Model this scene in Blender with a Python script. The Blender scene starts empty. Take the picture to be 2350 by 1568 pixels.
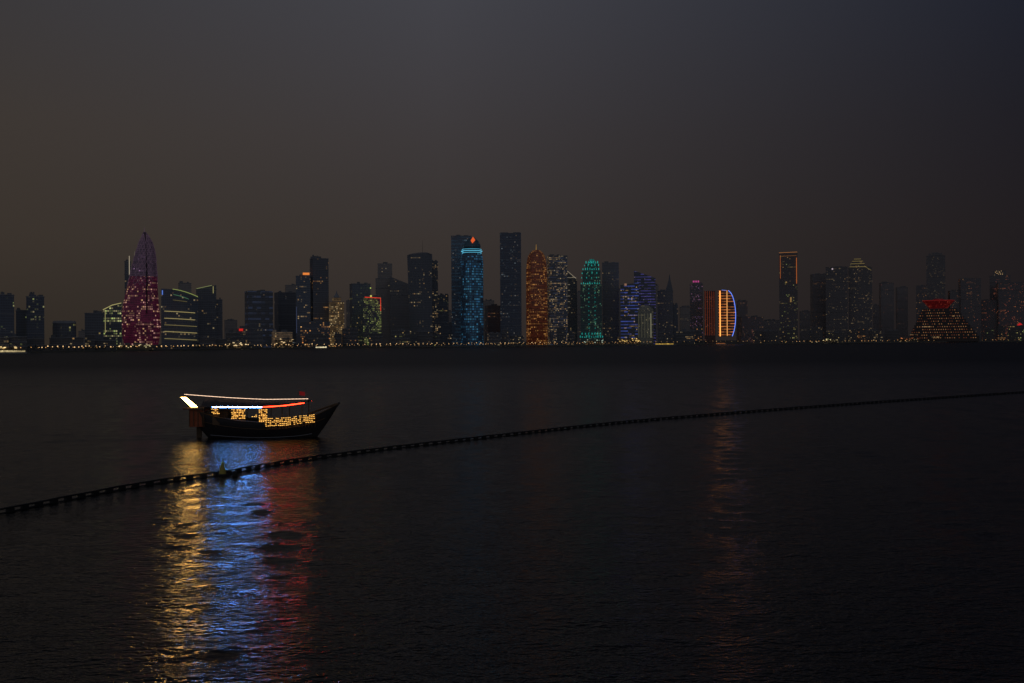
import bpy, math, random
import numpy as np
from mathutils import Vector, Matrix
random.seed(7)
F=2285.0; SL=8/1175.0; CAMH=11.0; GZ=1.6
sc=bpy.context.scene
def lin(c):
    r=[]
    for v in c[:3]:
        v=v/255.0
        r.append(v/12.92 if v<=0.04045 else ((v+0.055)/1.055)**2.4)
    return tuple(r)+(1.0,)
def bval(px,py): return -(py-784)-SL*(px-1175)
def aval(px,py): return (px-1175)-SL*(py-784)
def water_pt(px,py,z=0.0):
    D=(CAMH-z)*F/(-bval(px,py)); return Vector((aval(px,py)*D/F,D,z))
SH=[(-900,950),(-400,1120),(0,1300),(300,1500),(600,1850),(900,2150),(1175,2300),(1500,2450),(1900,2800),(2350,3200),(2800,3600),(3400,4200)]
def shore(x):
    for (a,da),(b,db) in zip(SH,SH[1:]):
        if x<=b: return da+(db-da)*(x-a)/(b-a)
    return SH[-1][1]

# ---------------------------------------------------------------- materials
def newmat(name):
    m=bpy.data.materials.new(name); m.use_nodes=True
    nt=m.node_tree; p=nt.nodes['Principled BSDF']
    return m,nt,p
def plain(name,col,rough=0.6,metal=0,var=0.25,scale=1.0):
    m,nt,p=newmat(name)
    tc=nt.nodes.new('ShaderNodeTexCoord'); n=nt.nodes.new('ShaderNodeTexNoise'); n.inputs['Scale'].default_value=scale; n.inputs['Detail'].default_value=4
    r=nt.nodes.new('ShaderNodeMix'); r.data_type='RGBA'
    nt.links.new(tc.outputs['Object'],n.inputs['Vector']); nt.links.new(n.outputs['Fac'],r.inputs['Factor'])
    r.inputs['A'].default_value=tuple(c*(1-var) for c in col[:3])+(1,); r.inputs['B'].default_value=tuple(min(1,c*(1+var)) for c in col[:3])+(1,)
    nt.links.new(r.outputs['Result'],p.inputs['Base Color'])
    p.inputs['Roughness'].default_value=rough; p.inputs['Metallic'].default_value=metal
    return m
def emis(name,col,st,sample=False):
    m,nt,p=newmat(name)
    p.inputs['Base Color'].default_value=(0.02,0.02,0.02,1)
    p.inputs['Emission Color'].default_value=tuple(col[:3])+(1,); p.inputs['Emission Strength'].default_value=st
    if not sample: m.cycles.emission_sampling='NONE'
    return m
def math_n(nt,op,a,b=None,c=None):
    n=nt.nodes.new('ShaderNodeMath'); n.operation=op
    for i,v in enumerate((a,b,c)):
        if v is None: continue
        if isinstance(v,(int,float)): n.inputs[i].default_value=v
        else: nt.links.new(v,n.inputs[i])
    return n.outputs[0]
SEED=[0]
WST=.30; WLIT=.45  # window light turned down to suggest haze; there is no haze volume
def facade(wall=(.14,.15,.18),lit=0.08,A=(1,.6,.22),B=(1,.8,.5),st=0.9,cw=3.2,ch=4.0,row=0.2,glow=None,gst=0,lines=None,glass=None,raw=False):
    SEED[0]+=1; sd=SEED[0]*3.17
    if not raw: st*=WST; lit*=WLIT; row*=.6
    m,nt,p=newmat('facade_%02d'%SEED[0])
    uv=nt.nodes.new('ShaderNodeUVMap'); uv.uv_map='UVMap'
    sp=nt.nodes.new('ShaderNodeSeparateXYZ'); nt.links.new(uv.outputs[0],sp.inputs[0])
    u=math_n(nt,'DIVIDE',sp.outputs[0],cw); v=math_n(nt,'DIVIDE',sp.outputs[1],ch)
    fu=math_n(nt,'FLOOR',u); fv=math_n(nt,'FLOOR',v)
    def comb(a,b,c):
        n=nt.nodes.new('ShaderNodeCombineXYZ')
        for i,x in enumerate((a,b,c)):
            if isinstance(x,(int,float)): n.inputs[i].default_value=x
            else: nt.links.new(x,n.inputs[i])
        return n.outputs[0]
    w=nt.nodes.new('ShaderNodeTexWhiteNoise'); w.noise_dimensions='3D'; nt.links.new(comb(fu,fv,sd),w.inputs['Vector'])
    w2=nt.nodes.new('ShaderNodeTexWhiteNoise'); w2.noise_dimensions='3D'; nt.links.new(comb(math_n(nt,'FLOOR',math_n(nt,'MULTIPLY',u,0.14)),fv,sd+9),w2.inputs['Vector'])
    ns=nt.nodes.new('ShaderNodeTexNoise'); ns.inputs['Scale'].default_value=1; ns.inputs['Detail'].default_value=2
    nt.links.new(comb(math_n(nt,'MULTIPLY',u,.16),math_n(nt,'MULTIPLY',v,.13),sd),ns.inputs['Vector'])
    cl=nt.nodes.new('ShaderNodeMapRange'); nt.links.new(ns.outputs['Fac'],cl.inputs['Value'])
    cl.inputs['From Min'].default_value=.4; cl.inputs['From Max'].default_value=.66; cl.inputs['To Min'].default_value=.15; cl.inputs['To Max'].default_value=2.6
    thr=math_n(nt,'MULTIPLY',cl.outputs[0],lit)
    thr=math_n(nt,'ADD',thr,math_n(nt,'MULTIPLY',math_n(nt,'LESS_THAN',w2.outputs['Value'],row*0.2),.75))
    on=math_n(nt,'LESS_THAN',w.outputs['Value'],thr)
    fru=math_n(nt,'FRACT',u); frv=math_n(nt,'FRACT',v)
    wm=math_n(nt,'MULTIPLY',math_n(nt,'MULTIPLY',math_n(nt,'GREATER_THAN',fru,.12),math_n(nt,'LESS_THAN',fru,.88)),
        math_n(nt,'MULTIPLY',math_n(nt,'GREATER_THAN',frv,.25),math_n(nt,'LESS_THAN',frv,.85)))
    sc2=nt.nodes.new('ShaderNodeSeparateColor'); nt.links.new(w.outputs['Color'],sc2.inputs[0])
    br=math_n(nt,'MULTIPLY_ADD',math_n(nt,'POWER',sc2.outputs[1],3.0),1.5,.2)
    stn=math_n(nt,'MULTIPLY',math_n(nt,'MULTIPLY',math_n(nt,'MULTIPLY',on,wm),br),st)
    cm=nt.nodes.new('ShaderNodeMix'); cm.data_type='RGBA'; nt.links.new(sc2.outputs[2],cm.inputs['Factor'])
    cm.inputs['A'].default_value=tuple(A)+(1,); cm.inputs['B'].default_value=tuple(B)+(1,)
    def vs(col,s):
        n=nt.nodes.new('ShaderNodeVectorMath'); n.operation='SCALE'
        if isinstance(col,tuple): n.inputs[0].default_value=col[:3]
        else: nt.links.new(col,n.inputs[0])
        if isinstance(s,(int,float)): n.inputs['Scale'].default_value=s
        else: nt.links.new(s,n.inputs['Scale'])
        return n.outputs[0]
    def va(a,b):
        n=nt.nodes.new('ShaderNodeVectorMath'); n.operation='ADD'; nt.links.new(a,n.inputs[0]); nt.links.new(b,n.inputs[1]); return n.outputs[0]
    tot=vs(cm.outputs['Result'],stn)
    if glow:  # floodlight on the wall put into its emission, without flood lamps
        n3=nt.nodes.new('ShaderNodeTexNoise'); n3.inputs['Scale'].default_value=.9; n3.inputs['Detail'].default_value=3
        nt.links.new(comb(math_n(nt,'MULTIPLY',u,.5),v,sd+2),n3.inputs['Vector'])
        g=math_n(nt,'MULTIPLY_ADD',n3.outputs['Fac'],1.6,-.3)
        g=math_n(nt,'MULTIPLY',g,math_n(nt,'MULTIPLY_ADD',wm,-.55,1.15))
        tot=va(tot,vs(tuple(glow),math_n(nt,'MULTIPLY',g,gst)))
    if lines:
        col,ls,per,frac=lines
        lv=math_n(nt,'DIVIDE',sp.outputs[1],per)
        lm=math_n(nt,'LESS_THAN',math_n(nt,'FRACT',lv),.33)
        w3=nt.nodes.new('ShaderNodeTexWhiteNoise'); w3.noise_dimensions='3D'
        nt.links.new(comb(math_n(nt,'FLOOR',math_n(nt,'DIVIDE',sp.outputs[0],9.0)),math_n(nt,'FLOOR',lv),sd+4),w3.inputs['Vector'])
        lm=math_n(nt,'MULTIPLY',lm,math_n(nt,'MULTIPLY',math_n(nt,'LESS_THAN',w3.outputs['Value'],frac),math_n(nt,'MULTIPLY_ADD',w3.outputs['Value'],-.8/frac,1.0)))
        tot=va(tot,vs(tuple(col),math_n(nt,'MULTIPLY',lm,ls)))
    nt.links.new(tot,p.inputs['Emission Color']); p.inputs['Emission Strength'].default_value=1.0
    bm=nt.nodes.new('ShaderNodeMix'); bm.data_type='RGBA'; nt.links.new(wm,bm.inputs['Factor'])
    bm.inputs['A'].default_value=tuple(wall)+(1,); g2=glass or tuple(c*.7 for c in wall); bm.inputs['B'].default_value=tuple(g2)+(1,)
    nt.links.new(bm.outputs['Result'],p.inputs['Base Color']); p.inputs['Roughness'].default_value=.5
    m.cycles.emission_sampling='NONE'
    return m

# ---------------------------------------------------------------- mesh helpers
def mkobj(name,verts,faces,mats,parent=None,uvs=None,fm=None,smooth=False):
    me=bpy.data.meshes.new(name); me.from_pydata([tuple(v) for v in verts],[],faces)
    if not isinstance(mats,(list,tuple)): mats=[mats]
    for m in mats: me.materials.append(m)
    if uvs:
        l=me.uv_layers.new(name='UVMap')
        for i,uv in enumerate(uvs): l.data[i].uv=uv
    if fm:
        for p,i in zip(me.polygons,fm): p.material_index=i
    if smooth:
        for p in me.polygons: p.use_smooth=True
    me.update()
    o=bpy.data.objects.new(name,me); sc.collection.objects.link(o)
    if parent: o.parent=parent
    return o
def empty(name,loc=(0,0,0),rz=0):
    e=bpy.data.objects.new(name,None); e.location=loc; e.rotation_euler=(0,0,rz); sc.collection.objects.link(e); e.empty_display_size=1; return e
def rect(x0,x1,y0,y1): return [(x0,y0),(x1,y0),(x1,y1),(x0,y1)]
def ngon(cx,cy,rx,ry,n=24,p=2.0):
    r=[]
    for i in range(n):
        a=2*math.pi*i/n-math.pi/2; c,s=math.cos(a),math.sin(a)
        r.append((cx+rx*math.copysign(abs(c)**(2/p),c),cy+ry*math.copysign(abs(s)**(2/p),s)))
    return r
def loft(name,rings,mat,parent,smooth=False):
    n=len(rings[0][1]); V=[];F_=[];U=[]
    big=max(rings,key=lambda r:max(abs(p[0]) for p in r[1]))[1]
    cum=[0]
    for i in range(n):
        a=big[i];b=big[(i+1)%n]; cum.append(cum[-1]+math.hypot(a[0]-b[0],a[1]-b[1]))
    for z,poly in rings:
        for i,(x,y) in enumerate(poly):
            V.append((x,y,z[i] if isinstance(z,(list,tuple)) else z))
    for k in range(len(rings)-1):
        for i in range(n):
            j=(i+1)%n; a,b,c,d=k*n+i,k*n+j,(k+1)*n+j,(k+1)*n+i
            F_.append((a,b,c,d)); U+=[(cum[i],V[a][2]),(cum[i+1],V[b][2]),(cum[i+1],V[c][2]),(cum[i],V[d][2])]
    m=len(rings)-1
    F_.append(tuple(range(m*n,m*n+n))); U+=[(-3.0,0.0)]*n
    F_.append(tuple(reversed(range(n)))); U+=[(-3.0,0.0)]*n
    return mkobj(name,V,F_,mat,parent,U,smooth=smooth)
def boxes(name,bl,mat,parent):
    V=[];F_=[];U=[]
    for (x0,x1,y0,y1,z0,z1) in bl:
        o=len(V)
        V+=[(x0,y0,z0),(x1,y0,z0),(x1,y1,z0),(x0,y1,z0),(x0,y0,z1),(x1,y0,z1),(x1,y1,z1),(x0,y1,z1)]
        fs=[(0,1,5,4),(1,2,6,5),(2,3,7,6),(3,0,4,7),(4,5,6,7),(3,2,1,0)]
        for f in fs:
            F_.append(tuple(o+i for i in f))
            for i in f:
                v=V[o+i]; U.append((v[0]+v[1],v[2]))
    return mkobj(name,V,F_,mat,parent,U)
def tube(name,pts,r,mat,parent,n=6,taper=None):
    V=[];F_=[]
    pts=[Vector(p) for p in pts]
    for k,p in enumerate(pts):
        t=(pts[min(k+1,len(pts)-1)]-pts[max(k-1,0)]).normalized()
        up=Vector((0,1,0)) if abs(t.y)<.9 else Vector((0,0,1))
        s=t.cross(up).normalized(); q=s.cross(t)
        rr=r if taper is None else r*(1+(taper-1)*k/(len(pts)-1))
        for i in range(n):
            a=2*math.pi*i/n; V.append(p+(s*math.cos(a)+q*math.sin(a))*rr)
    for k in range(len(pts)-1):
        for i in range(n):
            j=(i+1)%n; F_.append((k*n+i,k*n+j,(k+1)*n+j,(k+1)*n+i))
    F_.append(tuple(range(n))); F_.append(tuple(range((len(pts)-1)*n,len(pts)*n)))
    return mkobj(name,V,F_,mat,parent)

M_roof=plain('roof_concrete',(.17,.175,.19),.8,scale=.1)
M_roofd=plain('roof_dark',(.14,.125,.125),.8,scale=.1)
M_dark=plain('dark_steel',(.04,.04,.045),.5,scale=.5)
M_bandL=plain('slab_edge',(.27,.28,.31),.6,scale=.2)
M_bandR=plain('slab_edge_hazed',(.235,.215,.22),.6,scale=.2)  # right-hand slab edges toned towards the sky; haze put into the colour

class Bld:
    def __init__(s,name,x0,x1,ytop,off=60,yaw=0):
        s.x0,s.x1,s.yt=x0,x1,ytop; s.xc=(x0+x1)/2
        s.D=shore(s.xc)+off; s.az=math.atan((s.xc-1175)/F)
        s.sx=s.D*math.cos(s.az)/F; s.sz=s.D/F
        s.root=empty(name,((s.xc-1175)*s.D/F,s.D,GZ),-s.az)
        s.w=(x1-x0)*s.sx; s.hw=s.w/2; s.yaw=yaw
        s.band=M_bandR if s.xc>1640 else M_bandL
    def X(s,px): return (px-s.xc)*s.sx
    def Z(s,py,px=None): return CAMH+bval(s.xc if px is None else px,py)*s.sz-GZ
    def tower(s,mat,x0=None,x1=None,yt=None,dep=None,yaw=None,bands=6,fy=None,part='body',roof=True,top=None):
        x0=s.x0 if x0 is None else x0; x1=s.x1 if x1 is None else x1; yt=s.yt if yt is None else yt
        a,b=s.X(x0),s.X(x1); W=b-a; yaw=s.yaw if yaw is None else yaw
        ca,sa=math.cos(yaw),abs(math.sin(yaw)); w=W/(ca+.75*sa); d=(w*.75) if dep is None else dep
        h=s.Z(yt); cx=(a+b)/2; cy=0 if fy is None else fy+d/2
        def R(pl): return [(cx+x*math.cos(yaw)-y*math.sin(yaw),cy+x*math.sin(yaw)+y*math.cos(yaw)) for x,y in pl]
        z=h
        if top:
            zl,zr=s.Z(top[0]),s.Z(top[1]); z=[zl,zr,zr,zl]
            h=min(zl,zr)
        loft(part,[(0,R(rect(-w/2,w/2,-d/2,d/2))),(z,R(rect(-w/2,w/2,-d/2,d/2)))],mat,s.root)
        if bands:
            V=[];F_=[]
            step=h/max(2,round(h/(4.0*bands)))
            k=1
            while k*step<h+1:
                zz=k*step; e=.45
                pl=R(rect(-w/2-e,w/2+e,-d/2-e,d/2+e)); o=len(V)
                for x,y in pl: V.append((x,y,zz-.7))
                for x,y in pl: V.append((x,y,zz+.25))
                for i in range(4):
                    j=(i+1)%4; F_.append((o+i,o+j,o+4+j,o+4+i))
                F_.append((o+4,o+5,o+6,o+7)); F_.append((o+3,o+2,o+1,o)); k+=1
            mkobj(part+'_slab_edges',V,F_,s.band,s.root)
        if roof and not top:
            rs=random.Random(int(s.xc*7+yt))
            bl=[]
            for i in range(3):
                bw=w*rs.uniform(.12,.3); bx=cx+rs.uniform(-.32,.32)*w; by=cy+rs.uniform(-.2,.2)*d
                bl.append((bx-bw/2,bx+bw/2,by-bw/3,by+bw/3,h+.3,h+rs.uniform(1.5,5)))
            boxes(part+'_roof_plant',bl,M_roof,s.root)
        return h,d
    def strip(s,name,pts,mat,r=.9,y=None):
        y=-s.w*.4-1.2 if y is None else y
        return tube(name,[(s.X(a),y,s.Z(b,a)) for a,b in pts],r,mat,s.root,4)
    def mast(s,px,y0,y1,r=.8,mat=None,part='mast'):
        return tube(part,[(s.X(px),0,s.Z(y0)-1),(s.X(px),0,s.Z(y1))],r,mat or M_dark,s.root,5,taper=.3)

warm=(1,.55,.18); pale=(1,.8,.42); cool=(.6,.85,1); green=(.75,.95,.28); orange=(1,.35,.08)
E=lambda n,c,s:emis(n,c,s*.8)
DK=(.20,.23,.29); DK2=(.18,.192,.228); HZ=(.38,.34,.325); DKs=(.16,.178,.232)  # walls lifted towards the sky tone: air haze put into base colour

# ---------------- left group
b=Bld('apartment_tower',-4,33,677,60); b.tower(facade(DKs,.14,green,pale,.5,3,3.6)); 
b=Bld('apartment_tower',37,62,712,90); b.tower(facade(DKs,.16,green,pale,.5,3,3.6)); 
b=Bld('apartment_tower',61,102,681,60); b.tower(facade(DKs,.24,green,pale,.5,2.6,3.6)); b.tower(facade(DKs,.1,green,pale,.3),67,84,677,dep=8,part='lift_core',bands=0)
b=Bld('round_office_building',120,176,742,60)
h=b.Z(742); loft('body',[(0,ngon(0,0,b.hw*.97,b.hw*.6,28)),(h,ngon(0,0,b.hw*.97,b.hw*.6,28))],facade(DK2,.18,green,warm,.5,3,4),b.root)
loft('crown',[(h,ngon(0,0,b.hw,b.hw*.63,28)),(h+3.2,ngon(0,0,b.hw*.9,b.hw*.55,28)),(h+3.6,ngon(0,0,b.hw*.5,b.hw*.3,28))],M_bandL,b.root)
b=Bld('office_block',195,238,719,80); b.tower(facade(DK2,.05,warm,green,.5))
b=Bld('office_block',237,280,706,110); m=facade(DK2,.38,green,pale,1.1,3,4,row=1.8); b.tower(m,top=(712,696))
ly=E('neon_lime',(1,.9,.35),.5)
b.strip('roof_light',[(237,712),(258,701),(279,696)],ly,.5); b.strip('edge_light',[(242,712),(242,765)],ly,.28)
b=Bld('slender_tower',287,302,600,420); b.tower(facade(DK2,.05,warm,pale,.4)); wn=E('neon_white',(1,.85,.6),.45)
b.strip('edge_light',[(298,588),(298,632)],wn,.6); b.mast(310,640,577,1.0,E('mast_light',(1,.85,.6),.14))
# magenta sail tower
b=Bld('sail_shaped_tower',275,368,545,120)
prof=[(792,286,363),(770,279,368),(745,274,370),(720,278,368),(690,285,365),(660,292,363),(635,298,363),(610,304,361),(590,309,360),(572,315,357),(556,320,352),(543,326,345),(532,330.5,336.5)]
def ring(a,c,y,k=.34):
    x0,x1=b.X(a),b.X(c); return (b.Z(y,(a+c)/2),ngon((x0+x1)/2,0,(x1-x0)/2,(x1-x0)*k,32,2.4))
mag=facade((.12,.07,.11),.42,(1,.6,.25),(1,.5,.45),1.1,3,3.6,row=1.2,glow=(.62,.03,.18),gst=.070)
lil=facade((.16,.12,.18),.04,(1,.5,.9),(.8,.5,1),.5,2.6,3.2,glow=(.40,.22,.36),gst=.075)
loft('lower_body',[ring(a,c,y) for y,a,c in prof[:7]],mag,b.root)
loft('upper_body',[ring(a,c,y) for y,a,c in prof[6:]],lil,b.root)
b.mast(333,536,522,.9,E('spire_lilac',(.7,.4,.6),.1),'spire')
rib=plain('tower_rib',(.02,.015,.02),.6)
tube('central_fin',[(b.X(x),-b.hw*.75*f,b.Z(y)) for x,y,f in [(334,534,.12),(337,575,.4),(338,640,.66),(337,690,.8),(337,720,.93)]],1.1,rib,b.root,5)
dm=E('diagrid_lilac',(.50,.30,.46),.10)
def sec(y):
    for (y0,a0,c0),(y1,a1,c1) in zip(prof,prof[1:]):
        if y<=y0 and y>=y1:
            t=(y0-y)/(y0-y1); return a0+(a1-a0)*t,c0+(c1-c0)*t
    return prof[-1][1:]
for sgn in (1,-1):
    for k in range(9):
        pts=[]
        for i in range(22):
            y=655-i*5.6
            if y<534: break
            a,c=sec(y); th=math.pi*(1+ (k/9+sgn*i*.035)%1.0)
            x0,x1=b.X(a),b.X(c); cx=(x0+x1)/2; rx=(x1-x0)/2
            p=(cx+rx*1.02*math.cos(th),(x1-x0)*.36*math.sin(th),b.Z(y))
            if pts and abs(pts[-1][0]-p[0])>rx: 
                if len(pts)>1: tube('diagrid',pts,.35,dm,b.root,3)
                pts=[]
            pts.append(p)
        if len(pts)>1: tube('diagrid',pts,.35,dm,b.root,3)
def bulge_building(b,m,bx,tx,topf,by,bul,back,n=10):
    V=[];Fc=[];U=[]
    for i in range(n+1):
        t=i/n; xb=b.X(bx[0]+(bx[1]-bx[0])*t); xt=b.X(tx[0]+(tx[1]-tx[0])*t); bu=-bul*math.sin(math.pi*t)
        zt=topf(t); V+=[(xb,by+bu,0),(xt,by+bu,zt),(xb,back,0),(xt,back,zt)]
    for i in range(n):
        a=i*4;c=a+4
        for f in ((a,c,c+1,a+1),(c+2,a+2,a+3,c+3),(a+1,c+1,c+3,a+3)):
            Fc.append(f)
            for q in f: U.append((V[q][0],V[q][2]) if f[0]!=a+1 else (-3,0))
    for f in ((0,1,3,2),(n*4,n*4+2,n*4+3,n*4+1)):
        Fc.append(f); U+=[(V[q][1],V[q][2]) for q in f]
    mkobj('body',V,Fc,m,b.root,U)
b=Bld('curved_roof_office_building',371,456,668,130)
topy=[664+0.0024*(i*8.4-10)**2+ (i*8.4)*.06 for i in range(11)]
bulge_building(b,facade(DK,.06,warm,pale,.5,3.2,4,row=.5),(371,455),(371,455),lambda t:b.Z(topy[int(round(t*10))],371+84*t),-12,14,22)
def arc(y,a=380,c=450): 
    return [(b.X(a+(c-a)*i/8),-13.5-14*math.sin(math.pi*((a-371)+(c-a)*i/8)/84),b.Z(y+ i*.5)) for i in range(9)]
for k,(y,a,c,s_) in enumerate([(690,398,430,.25),(715,378,448,.9),(731,378,448,.9),(746,378,452,.45),(761,378,452,.9),(777,378,452,.6)]):
    tube('floor_light',arc(y,a,c),.45,E('floor_light_%d'%k,(1,.8,.32),s_*.5),b.root,4)
tube('roof_light',[(b.X(373+8.2*i),-13-14*math.sin(math.pi*i/10),b.Z(topy[i]-.5,373+8.2*i)) for i in range(3,11)],.5,E('roof_lime',(.75,.9,.25),.4),b.root,4)
tube('roof_light_inner',[(b.X(378+7*i),-14-14*math.sin(math.pi*(i+1)/11),b.Z(topy[i]+12,373+8.2*i)) for i in range(3,9)],.4,E('roof_lime2',(.4,1,.5),.2),b.root,4)
b.strip('corner_light',[(374,668),(374,678)],E('neon_blue0',(.15,.3,1),.8),.8,y=-14)
b=Bld('office_tower',451,497,657,160); b.tower(facade(DK2,.06,warm,pale,.6),top=(664,655)); b.strip('roof_light',[(452,664),(487,656)],E('lime2',(.9,1,.4),.25),.5); b.strip('edge_light',[(490,658),(490,674)],ly,.4); b.tower(facade(DK2,.03),497,511,688,part='wing',dep=20)
b=Bld('office_block',562,627,669,330,.2); b.tower(facade(DK2,.03,cool,warm,.3,lines=((.3,.45,1),.03,12,.5)))
b=Bld('office_block',630,680,672,360,.3); b.tower(facade(DK2,.02,cool,warm,.3))
b=Bld('low_rise_complex',545,603,754,60); b.tower(facade(DK2,.14,warm,pale,.8,3,4),bands=2); b.tower(facade(DK2,.1,warm,pale,.5),570,600,742,part='rear_wing',fy=10,dep=15)
boxes('roof_sign',[(b.X(549),b.X(558),-22,-21,b.Z(760),b.Z(755))],E('red_sign',(1,.03,.02),.7),b.root)
b=Bld('villa_with_arches',624,671,762,50); h,_=b.tower(facade((.35,.3,.22),.3,warm,pale,.8,3,5,glow=(1,.6,.3),gst=.08),bands=1); b.tower(facade((.35,.3,.22),.3,warm,pale,.8,glow=(1,.7,.5),gst=.1),626,634,757,part='turret',dep=10)
b=Bld('office_tower',680,713,634,200); b.tower(facade(DK,.07,warm,pale,.6)); b.strip('corner_light',[(681,705),(681,765)],E('dotblue',(.35,.45,.9),.10),.7)
boxes('roof_sign',[(b.X(696),b.X(711),-b.w*.45,-b.w*.42,b.Z(632),b.Z(627))],E('orange_sign',(1,.28,.05),1.0),b.root)
b=Bld('office_tower',712,755,594,180,.25); b.tower(facade(DK2,.07,warm,orange,.7)); b.tower(facade(DK2,.05,warm),714,735,590,part='core',bands=0,yaw=0,dep=18)
b=Bld('podium_building',690,757,740,90); b.tower(facade(DK2,.40,orange,warm,1.5,3,4),bands=3)
b=Bld('stone_tower_with_lantern',756,790,693,120); b.tower(facade((.3,.24,.15),.8,warm,pale,.9,3,4,glow=(1,.55,.2),gst=.05)); 
b.tower(facade((.3,.24,.15),.4,warm,pale,.8,glow=(1,.55,.2),gst=.06),763,783,683,part='upper_storey',dep=14,roof=False); h=b.Z(683)
loft('lantern_roof',[(h,ngon(0,0,7,7,8)),(h+8,ngon(0,0,2,2,8)),(h+15,ngon(0,0,.3,.3,8))],M_bandL,b.root)
b=Bld('office_tower',803,851,652,220,.2); b.tower(facade(DK,.08,green,warm,.4)); 
boxes('beacon',[(b.X(851)-1.2,b.X(851)+1.2,-24,-22,b.Z(664),b.Z(661))],E('beacon_lime',(.8,1,.2),.6),b.root)
b=Bld('neon_trimmed_tower',834,875,683,120); b.tower(facade(DK2,1.0,(.6,.8,.15),(.9,.85,.3),.75,2.5,3.6)); rn=E('neon_red',(1,.06,.03),1.0)
b.strip('roof_neon',[(838,683),(874,685),(874,714)],rn,.7); boxes('roof_lamp',[(b.X(850),b.X(854),-6,-4,b.Z(682),b.Z(678))],E('beacon_lime2',(1,.9,.2),.7),b.root)
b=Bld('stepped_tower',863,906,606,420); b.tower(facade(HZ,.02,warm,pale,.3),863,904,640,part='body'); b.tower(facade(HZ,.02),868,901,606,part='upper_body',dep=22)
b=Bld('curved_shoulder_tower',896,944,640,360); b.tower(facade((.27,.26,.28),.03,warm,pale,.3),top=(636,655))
b=Bld('dished_roof_tower',936,996,582,160)
bulge_building(b,facade(DK2,.09,warm,pale,.6),(942,992),(936,993),lambda t:b.Z(588-7*t**.6 if t<.75 else 582+(t-.75)*12),-20,6,18)
b.mast(971,588,551,.5)
b.strip('roof_rim',[(937,588),(950,584),(965,582),(982,582),(992,586)],plain('rim',(.3,.3,.33)),.6,y=-23)
b=Bld('office_tower',990,1006,600,200); b.tower(facade(DK2,.28,warm,pale,.7)); 
b=Bld('office_block',1006,1030,678,240); b.tower(facade(DK2,.2,green,warm,.4)); b.tower(facade(DK2,.1,warm),1006,1038,740,part='podium',dep=30,bands=2)
# centre
b=Bld('glass_tower',1037,1083,543,220); b.tower(facade(DK,.10,cool,warm,.3,lines=((.1,.35,.6),.03,8,.8)))
b=Bld('blue_lit_cylindrical_tower',1058,1110,552,150)
cy=facade((.10,.14,.20),1.4,(.08,.45,1),(.15,.65,1),.42,5.0,6.0,glow=(.06,.25,.55),gst=.020)
R=b.hw; zz=lambda y:b.Z(y)
loft('body',[(0,ngon(0,0,R,R,32)),(zz(600),ngon(0,0,R,R,32)),(zz(583),ngon(0,0,R*.9,R*.9,32))],cy,b.root)
for k,(y,rr,st_) in enumerate([(581,.86,.8),(577,.92,1.1),(573,.86,.6)]):
    mkr=ngon(0,0,R*rr,R*rr,32); tube('ring_light',[(x,yy,zz(y)) for x,yy in mkr+mkr[:1]],.6,E('cyan_ring_%d'%k,(.15,.7,1),st_),b.root,4)
loft('crown_drum',[(zz(583),ngon(0,0,R*.75,R*.75,32)),(zz(568),ngon(0,0,R*.72,R*.72,32))],M_dark,b.root)
loft('crown_dome',[(zz(568),ngon(0,0,R*.8,R*.8,32)),(zz(562),ngon(R*.02,0,R*.74,R*.7,32)),(zz(554),ngon(R*.05,0,R*.55,R*.5,32)),(zz(548),ngon(R*.05,0,R*.3,R*.3,32)),(zz(545),ngon(R*.05,0,R*.1,R*.1,32))],facade((.08,.13,.17),.1,cool,cool,.2,glow=(.05,.25,.4),gst=.03),b.root)
x=b.X(1087); z=zz(553)
mkobj('diamond_light',[(x-5.5,-R*.6-2,z-1),(x-1.5,-R*.6-2,z-8),(x+5.5,-R*.6-2,z),(x,-R*.6-2,z+8),(x,-R*.6,z)],[(0,1,2,3),(0,3,4),(3,2,4),(2,1,4),(1,0,4)],E('diamond_orange',(1,.14,.03),.9),b.root)
b=Bld('low_rise_block',1113,1149,702,300,.3); b.tower(facade((.28,.26,.28),.05,warm,(1,.3,.2),.35))
b=Bld('slab_tower',1149,1197,537,170); ms=facade(DKs,.10,cool,warm,.28); b.tower(ms,bands=4)
b.tower(ms,1150,1168,534.5,part='parapet',bands=0,dep=20,roof=False); b.tower(ms,1184,1196,534.5,part='parapet_right',bands=0,dep=20,roof=False)
# orange bullet tower
b=Bld('bullet_shaped_tower',1208,1257,575,150); R=b.hw
om=facade((.15,.10,.08),.36,(1,.5,.13),(1,.42,.1),.9,3,4.2,row=2.4,glow=(.80,.17,.07),gst=.060)
rs=[(0,1.0),(b.Z(690),1.0),(b.Z(620),.97),(b.Z(605),.93),(b.Z(595),.87),(b.Z(587),.77),(b.Z(581),.62),(b.Z(577),.45),(b.Z(574),.25)]
loft('body',[(z,ngon(0,0,R*k,R*k,32)) for z,k in rs],om,b.root,smooth=True)
b.mast(1232,578,561,1.3,E('spire_gold',(1,.55,.12),.35),'spire')
sc_m=emis('sunscreen_glow',(.8,.16,.06),.055)  # sunscreen rings emit red themselves; floodlit look put into the material
for k in range(10):
    z=b.Z(770-k*16); mkr=ngon(0,0,R*1.015,R*1.015,32); tube('sunscreen_ring',[(x,y,z) for x,y in mkr+mkr[:1]],.45,sc_m,b.root,3)
b=Bld('office_tower',1257,1303,588,160,.15); b.tower(facade(DK,.50,pale,warm,.65,3,4,row=1.2,lines=((.3,.4,.8),.03,8,.6)))
b=Bld('slanted_outline_tower',1300,1325,640,200); b.tower(facade(DK2,.10,warm,pale,.4),top=(624,642)); wl=E('outline_white',(1,.85,.6),.4)
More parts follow.
